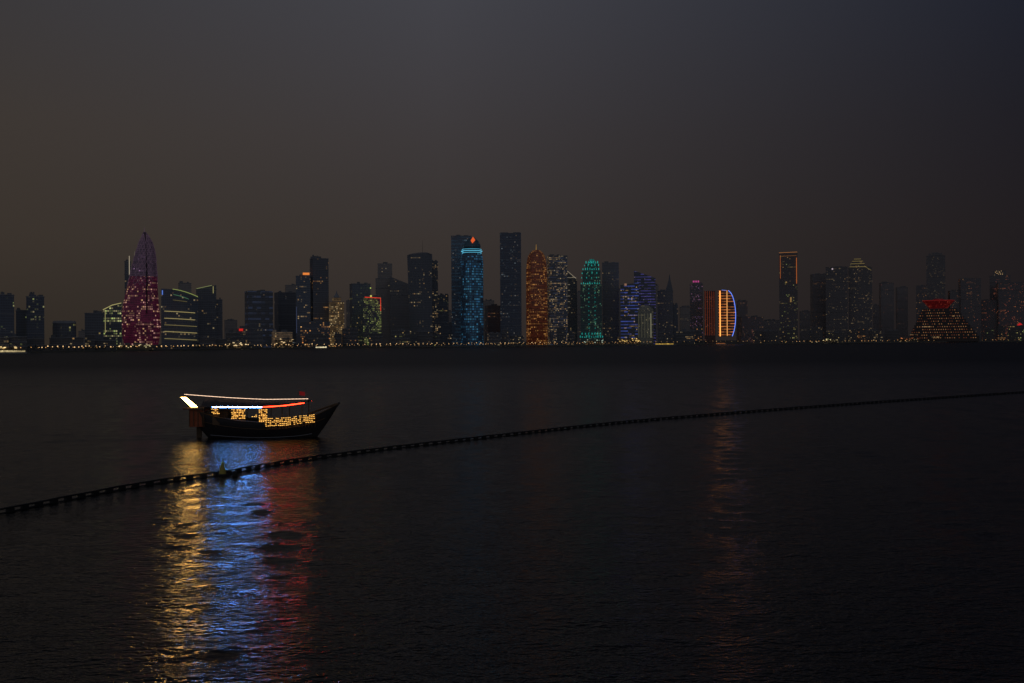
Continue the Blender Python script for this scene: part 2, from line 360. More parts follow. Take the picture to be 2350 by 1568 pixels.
b.strip('edge_light',[(1302,621),(1302,720)],wl,.5,y=-12); b.strip('slope_light',[(1302,622),(1323,640)],wl,.45,y=-12); b.strip('beam_light',[(1302,638),(1323,638)],wl,.3,y=-12)
for k in range(5): b.strip('landing_light',[(1304,654+k*13),(1309,654+k*13)],wl,.3,y=-12)
# teal
b=Bld('teal_lit_tower',1333,1383,640,150)
tm=facade((.13,.17,.18),.40,(.15,.9,.6),(.6,.8,.35),.5,3,4.2,row=.4,glow=(.02,.5,.42),gst=.006)
b.tower(tm,1333,1382,654,dep=36); b.tower(tm,1338,1379,622,part='middle_tier',dep=28,roof=False); b.tower(tm,1345,1374,606,part='upper_tier',dep=20,roof=False)
tl=E('teal_light',(.03,.75,.66),.5)
h=b.Z(606); loft('crown',[(h,ngon(b.X(1359.5),0,12,12,12)),(h+6,ngon(b.X(1359.5),0,10,10,12)),(h+12,ngon(b.X(1359.5),0,5,5,12))],facade((.1,.2,.2),.6,(.05,.9,.8),(.05,.9,.8),.8,3,3,glow=(.03,.8,.7),gst=.15),b.root)
rs=random.Random(3); bl=[]
for (y,a,c,st_) in [(653,1335,1381,5.2),(621,1339,1378,5),(606,1346,1373,5),(775,1332,1384,5),(768,1336,1380,7),(630,1337,1380,11),(640,1336,1380,11),(612,1343,1376,8)]:
    px=a
    while px<c:
        hgt=rs.uniform(2,6); bl.append((b.X(px)-.7,b.X(px)+rs.uniform(.4,1.4),-20.5,-19.2,b.Z(y),b.Z(y)+hgt)); px+=st_+rs.uniform(-.8,.8)
for x in (1352,1366):
    for k in range(11): bl.append((b.X(x)-.5,b.X(x)+.5,-20.5,-19.2,b.Z(765-k*10),b.Z(765-k*10)+2.2))
boxes('teal_uplights',bl,tl,b.root)
b=Bld('office_tower',1383,1421,604,210); b.tower(facade((.25,.245,.26),.08,warm,pale,.3))
bl1=facade(DK2,.16,pale,warm,.9,3,4,row=.9,lines=((.12,.2,1),.24,8.2,.8))
b=Bld('blue_banded_tower',1425,1467,649,140); b.tower(bl1,top=(655,650)); boxes('roof_sign',[(b.X(1434),b.X(1439),-18,-17,b.Z(657),b.Z(652))],E('sign_warm',(1,.5,.3),.35),b.root)
b=Bld('blue_banded_tower',1456,1505,628,230); b.tower(facade(DK2,.12,cool,warm,.4,3,4,lines=((.24,.2,1),.13,7.4,.75)),top=(622,640))
b=Bld('fan_fronted_building',1460,1500,703,110)
loft('body',[(0,ngon(0,0,b.hw,b.hw*.6,24)),(b.Z(712),ngon(0,0,b.hw,b.hw*.6,24)),(b.Z(706),ngon(0,0,b.hw*.8,b.hw*.5,24)),(b.Z(701),ngon(0,0,b.hw*.4,b.hw*.3,24))],facade((.26,.26,.25),.16,pale,pale,.35,2.6,4,glow=(.7,.7,.5),gst=.02),b.root)
for k in range(5):
    px=1466+k*7; b.strip('uplit_fin',[(px,775),(px,720)],E('fin_%d'%k,(1,.95,.6),.08 if k<4 else .45),.5,y=-b.hw*.62-1)
b=Bld('pointed_roof_tower',1507,1556,660,230); b.tower(facade((.24,.235,.25),.08,warm,pale,.3),1510,1545,668); h=b.Z(668)
loft('spire_roof',[(h,rect(b.X(1528),b.X(1545),-8,8)),(h+28,rect(b.X(1535),b.X(1540),-2,2)),(h+45,rect(b.X(1537),b.X(1538),-.4,.4))],M_roof,b.root); b.tower(facade(DK2,.06),1540,1556,700,part='annex',dep=20)
b=Bld('pink_topped_tower',1582,1616,652,240); b.tower(facade((.23,.21,.23),.34,(.7,.4,1),(1,.4,.5),.35),1584,1614,652); pk=E('pink_light',(1,.1,.5),.7)
boxes('crown_lights',[(b.X(1592+k*4)-1,b.X(1592+k*4)+1.2,-15,-14,b.Z(649),b.Z(645)) for k in range(4)],pk,b.root)
b=Bld('striped_red_tower',1617,1642,668,150); b.tower(facade((.17,.10,.09),.2,orange,(1,.3,.3),.3),roof=False)
rl=E('red_orange_line',(1,.18,.06),.24)
for k in range(5): b.strip('vertical_light',[(1619+k*5,668+k*.5),(1619+k*5,770)],rl,.35)
b=Bld('half_moon_tower',1648,1690,668,140)
sm=facade((.12,.08,.07),.08,orange,warm,.4,lines=((1,.3,.07),.45,7.6,.95)); n=16; V=[];Fc=[];U=[]
arcp=[]
for i in range(n+1):
    t=i/n; y=772-105*t; x=1668+20*math.sqrt(max(0,1-((t-.45)/.56)**2)) if abs(t-.45)<.56 else 1668
    arcp.append((x,y)); V+=[(b.X(1649),-9,b.Z(y)),(b.X(x),-5,b.Z(y)),(b.X(1649),9,b.Z(y)),(b.X(x),7,b.Z(y))]
for i in range(n):
    a=i*4;c=a+4
    for f in ((a,a+1,c+1,c),(a+1,a+3,c+3,c+1),(a+3,a+2,c+2,c+3),(a+2,a,c,c+2)):
        Fc.append(f); U+=[(V[q][0],V[q][2]) for q in f]
Fc.append((n*4,n*4+1,n*4+3,n*4+2)); U+=[(-3,0)]*4
mkobj('body',V,Fc,sm,b.root,U)
b.strip('bright_vertical_light',[(1653,668),(1653,772)],E('bright_orange',(1,.36,.08),2.6),1.3,y=-11)
b.strip('second_vertical_light',[(1669,668),(1669,771)],E('orange_b',(1,.45,.12),1.5),.7,y=-11)
tube('arc_light',[(b.X(x)+.8,-7,b.Z(y)) for x,y in arcp],.9,E('arc_blue',(.12,.25,1),1.7),b.root,5)
b.strip('arc_tip',[(1657,666),(1668,667)],E('arc_tip_b',(.15,.3,1),.9),.6,y=-8)
b=Bld('low_rise_block',1695,1752,728,260,.2); b.tower(facade((.23,.20,.21),.3,(1,.3,.25),warm,.25)); b.tower(facade((.25,.22,.22),.3,(1,.3,.25),warm,.2),1690,1716,690,fy=30,dep=20,part='rear_tower')
# right
R1=(.225,.203,.21); R2=(.28,.25,.255)  # right-hand walls matched to the dim sky, haze painted into them
b=Bld('orange_framed_tower',1789,1831,583,160); b.tower(facade((.20,.18,.19),.13,warm,green,.4),dep=24); on=E('orange_outline',(1,.26,.06),.5)
b.strip('left_edge_light',[(1792,587),(1792,640)],on,.5,y=-15); b.strip('right_edge_light',[(1829,593),(1829,652)],on,.8,y=-15); b.strip('top_light',[(1789,581),(1831,580)],E('orange_o2',(1,.4,.12),.35),.7,y=-15); b.strip('second_top_light',[(1794,589),(1829,588)],E('orange_o3',(1,.4,.12),.2),.5,y=-15)
boxes('lobby_lights',[(b.X(1797),b.X(1817),-15,-14,b.Z(768),b.Z(766)),(b.X(1804),b.X(1807),-15,-14,b.Z(650),b.Z(647)),(b.X(1814),b.X(1817),-15,-14,b.Z(694),b.Z(683))],E('lobby',(1,.6,.2),.28),b.root)
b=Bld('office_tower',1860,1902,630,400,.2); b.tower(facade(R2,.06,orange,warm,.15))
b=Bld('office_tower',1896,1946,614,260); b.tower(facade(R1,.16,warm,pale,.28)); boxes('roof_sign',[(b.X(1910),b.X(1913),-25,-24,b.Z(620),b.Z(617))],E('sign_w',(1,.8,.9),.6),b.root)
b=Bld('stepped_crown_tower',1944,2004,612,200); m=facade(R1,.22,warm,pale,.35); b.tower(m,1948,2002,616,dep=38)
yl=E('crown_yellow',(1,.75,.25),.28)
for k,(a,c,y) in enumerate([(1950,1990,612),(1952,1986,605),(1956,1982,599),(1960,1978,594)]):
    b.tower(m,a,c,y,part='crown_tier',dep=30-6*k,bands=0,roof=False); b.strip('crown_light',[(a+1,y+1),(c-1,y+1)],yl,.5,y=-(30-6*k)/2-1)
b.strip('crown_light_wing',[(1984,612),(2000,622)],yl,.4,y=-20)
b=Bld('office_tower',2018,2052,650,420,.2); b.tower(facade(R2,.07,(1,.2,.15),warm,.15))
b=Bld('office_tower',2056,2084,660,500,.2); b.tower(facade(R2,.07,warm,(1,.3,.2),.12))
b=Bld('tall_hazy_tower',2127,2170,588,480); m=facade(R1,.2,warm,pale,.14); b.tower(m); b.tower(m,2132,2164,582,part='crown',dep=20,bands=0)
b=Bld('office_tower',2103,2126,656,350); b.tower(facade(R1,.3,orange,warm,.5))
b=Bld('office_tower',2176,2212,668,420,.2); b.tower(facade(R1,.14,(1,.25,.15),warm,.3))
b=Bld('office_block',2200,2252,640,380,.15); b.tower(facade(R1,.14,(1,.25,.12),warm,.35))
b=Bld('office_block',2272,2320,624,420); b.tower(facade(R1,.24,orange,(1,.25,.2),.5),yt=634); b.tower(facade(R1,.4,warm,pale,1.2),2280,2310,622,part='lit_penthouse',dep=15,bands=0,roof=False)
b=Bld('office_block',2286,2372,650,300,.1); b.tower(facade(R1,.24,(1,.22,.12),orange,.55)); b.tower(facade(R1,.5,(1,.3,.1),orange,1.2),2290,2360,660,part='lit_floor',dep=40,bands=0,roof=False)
b=Bld('low_rise_block',2246,2290,690,380,.1); b.tower(facade(R1,.1,(1,.2,.1),orange,.35))
# pyramid hotel
b=Bld('pyramid_hotel',2083,2246,700,60)
n=11; pm=facade((.09,.07,.065),0); lamp_o=E('terrace_lamp',(1,.46,.18),.30); lamp_r=E('terrace_lamp_red',(1,.28,.11),.13)
rs=random.Random(2); bo=[];br=[]
for k in range(n):
    t0=k/n; y0=778-k*6.3; y1=y0-6.3; a=2084+ (2119-2084)*t0**.85; c=2245-(2245-2192)*t0
    x0,x1=b.X(a),b.X(c); d=(x1-x0)*.35
    loft('terrace',[(b.Z(y0) if k else 0,rect(x0,x1,-d,d)),(b.Z(y1)-1.2,rect(x0,x1,-d,d))],pm,b.root)
    loft('terrace_slab',[(b.Z(y1)-1.2,rect(x0-1,x1+1,-d-1,d+1)),(b.Z(y1),rect(x0-1,x1+1,-d-1,d+1))],M_roofd,b.root)
    px=a+2
    while px<c-1:
        if rs.random()<.8:
            xx=b.X(px); zz_=b.Z(y0)+2.2; (bo if rs.random()<.5 else br).append((xx-1.2,xx+1.2,-d-.7,-d-.1,zz_,zz_+2.2))
        px+=5.2
boxes('terrace_lamps',bo,lamp_o,b.root); boxes('terrace_lamps_dim',br,lamp_r,b.root)
cx=b.X(2154); rr=b.X(2190)-cx
zt=b.Z(709); redm=facade((.2,.04,.04),.3,(1,.1,.06),(1,.2,.1),.4,4,4,glow=(1,.04,.04),gst=.065)
loft('bowl_roof',[(zt,ngon(cx,0,rr*.55,rr*.45,24)),(b.Z(701),ngon(cx,0,rr*.75,rr*.6,24)),(b.Z(692),ngon(cx,0,rr,rr*.8,24)),(b.Z(690),ngon(cx,0,rr*1.02,rr*.8,24))],redm,b.root)
loft('roof_mast_base',[(b.Z(690),ngon(cx,0,rr*.4,rr*.3,12)),(b.Z(686),ngon(cx,0,rr*.3,rr*.2,12))],redm,b.root)
mkr=ngon(cx,0,rr*1.04,rr*.82,24); tube('rim_light',[(x,y,b.Z(690)) for x,y in mkr+mkr[:1]],.7,E('rim_red',(1,.05,.04),.18),b.root,4)
b=Bld('red_lit_tent',2326,2356,742,160); loft('walls',[(0,ngon(0,0,b.hw*.8,b.hw*.6,8)),(b.Z(753),ngon(0,0,b.hw*.8,b.hw*.6,8))],facade(R1,.2,warm,orange,.4),b.root)
loft('canopy',[(b.Z(753),ngon(0,0,b.hw,b.hw*.8,8)),(b.Z(745),ngon(0,0,b.hw*.35,b.hw*.3,8)),(b.Z(741),ngon(0,0,1,1,8))],facade((.3,.03,.03),.0,glow=(1,.03,.03),gst=.9),b.root)

# filler low-rise and background blocks with haze put into the wall colour
rs=random.Random(11)
skip=[(2070,2255),(1640,1700),(1328,1390),(268,460),(1204,1262),(1422,1505),(1056,1112),(615,680)]
px=-10
while px<2380:
    w_=rs.uniform(16,46); top=rs.uniform(754,773)-(px-1175)*SL+ (2 if px<600 else -2)
    if not any(px<q and px+w_>p_ for p_,q in skip):
        colp=rs.choice([(warm,pale),(warm,green),(orange,warm),(pale,warm)])
        b=Bld('low_rise_block',px,px+w_,top,30+rs.uniform(0,30)); b.tower(facade((.15,.15,.165) if px<1650 else (.16,.148,.15),rs.uniform(.03,.2),colp[0],colp[1],.85,3.2,4),bands=2)
    px+=w_*rs.uniform(.9,1.8)
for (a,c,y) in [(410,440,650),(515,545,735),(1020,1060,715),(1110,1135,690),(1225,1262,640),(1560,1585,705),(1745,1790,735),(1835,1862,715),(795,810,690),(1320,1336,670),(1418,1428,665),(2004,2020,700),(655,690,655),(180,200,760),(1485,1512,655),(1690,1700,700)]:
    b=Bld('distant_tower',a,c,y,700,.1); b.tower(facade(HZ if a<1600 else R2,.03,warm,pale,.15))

# ---------------- land, quay, trees, lamps
M_land=plain('land_paving',(.10,.09,.08),.9,scale=.02)
pts=[((x-1175)*D/F,D) for x,D in SH]
V=[(x,y,GZ) for x,y in pts]+[(x,y,-2) for x,y in pts]+[(pts[-1][0]+6000,16000,GZ),(pts[0][0]-6000,16000,GZ)]
n=len(pts); Fc=[(i,i+n,i+1+n,i+1) for i in range(n-1)]+[tuple(range(n))+(2*n,2*n+1)]
mkobj('ground',V,Fc,M_land)
M_quay=plain('quay_stone',(.12,.115,.10),.85,scale=.3)
V=[];Fc=[]
for i,(x,y) in enumerate(pts):
    V+=[(x,y-3,-1),(x,y-1.5,GZ+.9),(x,y-.6,GZ+.9),(x,y-.6,GZ-.5)]
for i in range(n-1):
    a=i*4
    for k in range(3): Fc.append((a+k,a+4+k,a+5+k,a+1+k))
mkobj('sea_wall',V,Fc,M_quay)
def shpt(px,off=0): 
    D=shore(px)+off; return ((px-1175)*D/F,D)
leaf=plain('foliage',(.05,.065,.04),.9,var=.5,scale=.3)
V=[];Fc=[]; rs=random.Random(5)
px=-30
while px<2400:
    if rs.random()<.85:
        x,y=shpt(px,rs.uniform(8,26)); h=rs.uniform(4,9)*(1+.2*(px>1600))
        o=len(V); t=.22
        V+=[(x-t,y,GZ-.2),(x+t,y,GZ-.2),(x+t*.6,y,GZ+h*.7),(x-t*.6,y,GZ+h*.7)]; Fc.append((o,o+1,o+2,o+3))
        cw_=rs.uniform(1.8,3.6)
        for q in range(34):
            cx=x+rs.gauss(0,.5)*cw_; cy=y+rs.gauss(0,.5)*cw_; cz=GZ+h*.72+rs.gauss(0,.25)*h*.6
            s_=rs.uniform(.4,1.1); o=len(V)
            for _ in range(3): V.append((cx+rs.uniform(-s_,s_),cy+rs.uniform(-s_,s_),cz+rs.uniform(-s_,s_)))
            Fc.append((o,o+1,o+2))
    px+=rs.uniform(2.5,9)
mkobj('waterfront_trees',V,Fc,leaf)
def lamps(name,a,c,step,h,r,mat,offr=(3,6)):
    root=empty(name); px=a; Vp=[];Fp=[];Vg=[];Fg=[]
    while px<c:
        x,y=shpt(px,rs.uniform(*offr)); hh=h*rs.uniform(.85,1.15); rr=r*rs.uniform(.5,1.25)
        o=len(Vp); t=.12
        for z in (GZ-.2,GZ+hh):
            Vp+=[(x-t,y-t,z),(x+t,y-t,z),(x+t,y+t,z),(x-t,y+t,z)]
        for i in range(4): Fp.append((o+i,o+(i+1)%4,o+4+(i+1)%4,o+4+i))
        o=len(Vg); z=GZ+hh+rr*.5
        Vg+=[(x,y,z+rr),(x-rr,y,z),(x,y-rr,z),(x+rr,y,z),(x,y+rr,z),(x,y,z-rr)]
        Fg+=[(o,o+1,o+2),(o,o+2,o+3),(o,o+3,o+4),(o,o+4,o+1),(o+5,o+2,o+1),(o+5,o+3,o+2),(o+5,o+4,o+3),(o+5,o+1,o+4)]
        px+=step*rs.uniform(.55,1.5)
    mkobj('posts',Vp,Fp,M_dark,root); mkobj('globes',Vg,Fg,mat,root)
lamps('promenade_street_lamps',90,1300,11,6,.95,E('lamp_warm',(1,.62,.28),1.6))
lamps('promenade_street_lamps',-20,560,13,5,.7,E('lamp_amber',(1,.48,.14),1.1),(12,30))
lamps('promenade_street_lamps',600,1480,9,3.5,.75,E('lamp_amber2',(1,.52,.2),1.1),(2,20))
lamps('promenade_street_lamps',1300,1790,12,6,.85,E('lamp_amber3',(1,.55,.22),.9))
lamps('promenade_street_lamps',1780,2370,11,4,1.1,E('lamp_amber4',(1,.52,.2),1.0),(2,25))
def cluster(name,a,c,y0,y1,num,col,st,off=25,w=(1,4)):
    b=Bld(name,a,c,y0,off); bl=[]
    b.tower(facade((.12,.10,.08),.35,warm,pale,.6,3,3),a,c,y0+2,bands=0,dep=10)
    for i in range(num):
        x=rs.uniform(-b.hw,b.hw); z=rs.uniform(b.Z(y1),b.Z(y0)); ww=rs.uniform(*w)*.5
        bl.append((x-ww,x+ww,-7.2,-5.4,max(z,.5),max(z,.5)+rs.uniform(.5,1.1)))
    boxes('window_lights',bl,E(name+'_light',col,st*1.4),b.root)
cluster('waterfront_restaurant',512,566,786,796,16,(1,.75,.4),1.3)
cluster('waterfront_restaurant',632,672,778,790,9,(1,.7,.35),.9)
cluster('waterfront_restaurant',0,42,796,800,8,(1,.7,.3),1.2)
cluster('waterfront_cafe',268,352,790,799,14,(.9,.78,.4),.6)
cluster('waterfront_cafe',1418,1470,777,785,18,(1,.65,.2),1.4)
cluster('waterfront_cafe',1340,1384,780,787,8,(.8,1,.8),.8)
cluster('waterfront_cafe',1850,1925,778,782,16,(1,.8,.4),1.2)
cluster('waterfront_cafe',2205,2240,773,778,6,(1,.8,.4),1.0)
cluster('waterfront_cafe',2050,2110,774,779,8,(1,.3,.1),.9)
def small_boat(name,px,Lm,col,st,D):
    x=(px-1175)*D/F; r=empty(name,(x,D,0)); L=Lm/2
    V=[(-L,-3,0),(L*.9,-3,0),(L*1.05,0,0),(L*.9,3,0),(-L,3,0),(-L*1.03,-3.4,1.8),(L,-3.4,2.1),(L*1.18,0,2.6),(L,3.4,2.1),(-L*1.03,3.4,1.8)]
    mkobj('hull',V,[(0,1,6,5),(1,2,7,6),(2,3,8,7),(3,4,9,8),(4,0,5,9),(5,6,7,8,9)],plain(name+'_hull',(.3,.3,.3)),r)
    boxes('cabin',[(-L*.85,L*.7,-2.6,2.6,1.95,4.2)],facade((.4,.3,.15),1.6,col,col,st*2,2,2.3,glow=col,gst=st*.7),r)
    boxes('deck_roof',[(-L*.95,L*.8,-3,3,4.2,4.6)],M_roof,r)
small_boat('moored_passenger_boat',1527,52,(1,.62,.10),.9,2250)
small_boat('motorboat',738,24,(1,.85,.5),1.8,1800)
small_boat('motorboat',1655,26,(1,.3,.08),.35,2300)
small_boat('motorboat',30,40,(1,.8,.4),.9,1255)
V=[];Fc=[]; rs=random.Random(21)
for i in range(260):
    px=rs.uniform(-60,305); D=1180+ (px/300)*60+rs.uniform(-3,3); s_=rs.uniform(.6,1.3)*(1 if px<240 else .6); x=(px-1175)*D/F; o=len(V)
    for dx,dy,dz in ((1,0,0),(0,1,0),(-1,0,0),(0,-1,0),(0,0,.8),(0,0,-.8)):
        V.append((x+dx*s_*2.2*rs.uniform(.7,1.2),D+dy*s_*1.5,dz*s_*rs.uniform(.6,1.1)))
    for f in ((0,1,4),(1,2,4),(2,3,4),(3,0,4),(1,0,5),(2,1,5),(3,2,5),(0,3,5)): Fc.append(tuple(o+q for q in f))
mkobj('breakwater_rocks',V,Fc,M_quay)

# ---------------------------------------------------------------- dhow
BD=117.0; S=BD/F
bx0=(600-1175)*S
dh=empty('wooden_dhow',(bx0,BD,0))
def DX(px): return (px-600)*S
WL=784-SL*(600-1175)+CAMH/S
def DZ(py): return (WL-py)*S
M_hull=plain('hull_wood',(.04,.034,.036),.45,scale=2)
M_wood=plain('deck_wood',(.14,.08,.04),.6,scale=3)
M_rail=plain('rub_rail',(.25,.26,.28),.5,scale=3)
def interp(tab,x):
    if x<=tab[0][0]: return tab[0][1]
    for (a,va_),(b_,vb_) in zip(tab,tab[1:]):
        if x<=b_: return va_+(vb_-va_)*(x-a)/(b_-a)
    return tab[-1][1]
sheer=[(443,937),(470,944),(510,955),(560,963),(610,967),(660,966),(700,961),(730,952),(755,940),(776,928)]
NU,NV=40,9
def hullpt(u,v,side):
    xs=443+ (1-v)**1.3*52; xb=776-(1-v)**1.15*62
    px=xs+(xb-xs)*u
    zs=DZ(interp(sheer,443+(776-443)*u)); zk=-.9
    z=zk+(zs-zk)*v
    bm=2.35*min(1,(1-u)**.62*1.55)*(.62+.38*min(1,u/.35)**.7)
    y=bm*(math.sin(v*math.pi/2)**.55) if v>0 else 0.0
    if u>=1: y=0.02
    return (DX(px),side*y,z)
V=[];Fc=[]
for side in (-1,1):
    o=len(V)
    for i in range(NU+1):
        for j in range(NV+1): V.append(hullpt(i/NU,j/NV,side))
    for i in range(NU):
        for j in range(NV):
            a=o+i*(NV+1)+j; q=(a,a+NV+1,a+NV+2,a+1); Fc.append(q if side<0 else tuple(reversed(q)))
k=(NU+1)*(NV+1)
Fc.append(tuple([j for j in range(NV+1)]+[k+j for j in reversed(range(NV+1))]))
mkobj('hull',V,Fc,M_hull,dh)
V=[];Fc=[]
for i in range(NU+1):
    x,y,z=hullpt(i/NU,.82,1); V+=[(x,-y*.97,z),(x,y*.97,z)]
for i in range(NU): Fc.append((i*2,i*2+2,i*2+3,i*2+1))
mkobj('deck',V,Fc,M_wood,dh)
for side in (-1,1):
    tube('gunwale_rail',[ (lambda p:(p[0],p[1],p[2]+.03))(hullpt(i/40,1,side)) for i in range(41)],.07,M_wood,dh,5)
    tube('rub_rail',[ (lambda p:(p[0],p[1]+side*.03,p[2]))(hullpt(i/40,.30+.05*math.sin(i/40*3),side)) for i in range(2,38)],.045,M_rail,dh,4)
    tube('rub_rail_upper',[ (lambda p:(p[0],p[1]+side*.03,p[2]))(hullpt(i/40,.72,side)) for i in range(1,39)],.04,M_wood,dh,4)
tube('stem_post',[(DX(712),0,-.8),(DX(735),0,.9),(DX(757),0,2.6),(DX(778),0,DZ(925))],.13,M_hull,dh,6)
tube('bow_spar',[(DX(705),0,DZ(952)),(DX(742),0,DZ(938)),(DX(772),0,DZ(928))],.12,M_wood,dh,6)
boxes('rudder',[(DX(450),DX(462),-.06,.06,-.6,1.6)],M_wood,dh)
M_red=plain('stern_panel',(.40,.09,.03),.6,scale=3)
boxes('stern_castle',[(DX(444),DX(474),-1.75,1.75,DZ(976),DZ(938))],M_red,dh)
boxes('stern_roof',[(DX(432),DX(476),-1.95,1.95,DZ(937),DZ(933))],M_wood,dh)
boxes('stern_frames',[(DX(444)+i*.5,DX(444)+i*.5+.07,-1.83,-1.752,DZ(974),DZ(939)) for i in range(4)],M_wood,dh)
wl=emis('stern_panel_light',(1,.54,.13),34,True)
xa,xb_,xc_,xd=DX(425),DX(437),DX(463),DX(448); z0,z1=DZ(909),DZ(931); yy=-1.7
mkobj('stern_light_panel',[(xa,yy,z0),(xb_,yy,z0),(xc_,yy,z1),(xd,yy,z1),(xa,yy+.12,z0),(xb_,yy+.12,z0),(xc_,yy+.12,z1),(xd,yy+.12,z1)],
  [(0,3,2,1),(4,5,6,7),(0,1,5,4),(1,2,6,5),(2,3,7,6),(3,0,4,7)],[wl,M_dark],dh,fm=[0,1,1,1,1,1])
tube('stern_light_post',[(DX(452),-1.6,DZ(960)),(DX(440),-1.6,DZ(905))],.05,M_dark,dh,5)
M_can=plain('canopy_cloth',(.05,.045,.05),.85,scale=2)
V=[];Fc=[]
N=14
def edgez(px): return interp([(470,DZ(929)),(500,DZ(930)),(610,DZ(931)),(660,DZ(928)),(708,DZ(922))],px)
def ridgez(px): return interp([(425,DZ(905)),(520,DZ(911)),(610,DZ(916)),(708,DZ(917))],px)
for i in range(N+1):
    px=472+(706-472)*i/N
    ez=edgez(px); rz_=max(ridgez(px)-.22,ez+.15)
    V+=[(DX(px),-2.1,ez-.02),(DX(px),-1.1,ez+(rz_-ez)*.55),(DX(px),0,rz_),(DX(px),1.1,ez+(rz_-ez)*.55),(DX(px),2.1,ez-.02)]
for i in range(N):
    for j in range(4):
        a=i*5+j; Fc.append((a,a+5,a+6,a+1))
c_=mkobj('canopy_roof',V,Fc,M_can,dh); md=c_.modifiers.new('s','SOLIDIFY'); md.thickness=.06
for px in (478,505,556,612,655,700):
    for sy in (-1.95,1.95):
        tube('canopy_post',[(DX(px),sy*.95,1.3),(DX(px),sy,edgez(px))],.05,M_wood,dh,5)
blu=emis('led_blue',(.12,.38,1),80,True); red=emis('led_red',(1,.025,.007),15,True)
for sy in (-1,1):
    for nm,a,c,mt in (('blue_led_strip',499,610,blu),('red_led_strip',610,706,red)):
        V=[];Fc=[]
        K=12
        for i in range(K+1):
            px=a+(c-a)*i/K; z=edgez(px)-.04; y=sy*2.16
            V+=[(DX(px),y,z-.06),(DX(px),y,z+.04),(DX(px),y-sy*.05,z+.04),(DX(px),y-sy*.05,z-.06)]
        for i in range(K):
            for j in range(4):
                q=(i*4+j,i*4+4+j,i*4+4+(j+1)%4,i*4+(j+1)%4); Fc.append(q if sy>0 else tuple(reversed(q)))
        mkobj(nm,V,Fc,[mt,M_dark],dh,fm=[(0 if (idx%4)==0 else 1) for idx in range(len(Fc))])
bulb=emis('string_bulb',(1,.66,.45),2.8,False)
def bulbs(name,plist,mat,sx=.05,sy=.04,sz=.035):
    boxes(name,[(x-sx,x+sx,y-sy,y+sy,z-sz,z+sz) for x,y,z in plist],mat,dh)
pl=[]
for i in range(90):
    t=i/89; px=425+(706-425)*t; z=ridgez(px)+.06-.10*math.sin(math.pi*t)
    pl.append((DX(px),-.25,z))
tube('string_rope',[(x,y,z+.03) for x,y,z in pl],.018,M_dark,dh,4)
bulbs('bulb_string',pl,bulb,.05,.025,.024)
gold=emis('fairy_gold',(1,.50,.10),2.4,False)
pl=[]
rs=random.Random(4)
for a,c,y0,y1 in ((498,514,936,948),(543,571,937,959),(605,621,938,972),(585,598,950,956)):
    y=y0
    while y<=y1:
        x=a
        while x<=c:
            if rs.random()<.8: pl.append((DX(x+rs.uniform(-.6,.6)),-2.06-rs.uniform(0,.06),DZ(y+rs.uniform(-.3,.3))))
            x+=4.0
        y+=3.3
x=621
while x<727:
    top=interp([(621,958),(665,957),(700,953),(727,951)],x)
    for k in range(5):
        if rs.random()<.8:
            hp=hullpt((x-443)/333.0,.97,-1); pl.append((DX(x+rs.uniform(-.7,.7)),hp[1]-.08,DZ(top+k*4.0+rs.uniform(-.4,.4))))
    x+=4.3
bulbs('fairy_lights',pl,gold,.062,.02,.026)
bl=[]
for x in range(621,727,7):
    hp=hullpt((x-443)/333.0,.97,-1); bl.append((DX(x)-.025,DX(x)+.025,hp[1]-.03,hp[1]+.03,1.2,DZ(interp([(621,956),(700,951),(727,949)],x))))
boxes('bulwark_lattice',bl,M_wood,dh)
for a,c in ((498,514),(543,571),(605,621)):
    boxes('carved_screen',[(DX(a),DX(c),-2.02,-1.98,1.6,edgez(a)-.15)],M_wood,dh)
boxes('wheelhouse',[(DX(480),DX(528),-1.2,1.2,1.3,DZ(940))],M_wood,dh)
boxes('bench',[(DX(540),DX(690),-1.6,-1.1,1.25,1.75),(DX(540),DX(690),1.1,1.6,1.25,1.75)],M_wood,dh)
lamp=emis('deck_lamp',(1,.6,.25),2,False)
boxes('deck_lamps',[(DX(p)-.1,DX(p)+.1,-.12,.12,edgez(p)-.12,edgez(p)-.02) for p in (530,580,640,680)],lamp,dh)
tube('flag_pole',[(DX(686),.3,DZ(930)),(DX(684),.3,DZ(896))],.03,M_dark,dh,5)
V=[];Fc=[]
for i in range(7):
    for j in range(4):
        V.append((DX(684.5+i*2.2),.3+.07*math.sin(i*1.1),DZ(899+j*3+.3*i)))
for i in range(6):
    for j in range(3): a=i*4+j; Fc.append((a,a+1,a+5,a+4))
mkobj('flag',V,Fc,emis('flag_glow',(.35,.01,.012),.25),dh)  # flag cloth emits red; its lit look is put into emission

# ---------------------------------------------------------------- floating boom + buoy
M_boom=plain('boom_rubber',(.012,.012,.013),.6,scale=4)
kp=[(-160,1211),(0,1180),(130,1154),(300,1121),(430,1101),(510,1091),(560,1081),(700,1058),(880,1034),(1000,1020),(1200,997),(1400,975),(1600,957),(1865,936),(2100,919),(2350,902),(2600,886)]
wp=[water_pt(*k) for k in kp]
path=[]
for i in range(len(wp)-1):
    p0=wp[max(i-1,0)];p1=wp[i];p2=wp[i+1];p3=wp[min(i+2,len(wp)-1)]
    L=(p2-p1).length; m_=max(2,int(L/.25))
    for k in range(m_):
        t=k/m_; path.append(.5*((2*p1)+(p2-p0)*t+(2*p0-5*p1+4*p2-p3)*t*t+(3*p1-p0-3*p2+p3)*t*t*t))
acc=0; segs=[path[0]]
for a,c in zip(path,path[1:]):
    acc+=(c-a).length
    if acc>=1.15: segs.append(c); acc=0
boom=empty('floating_boom')
V=[];Fc=[]
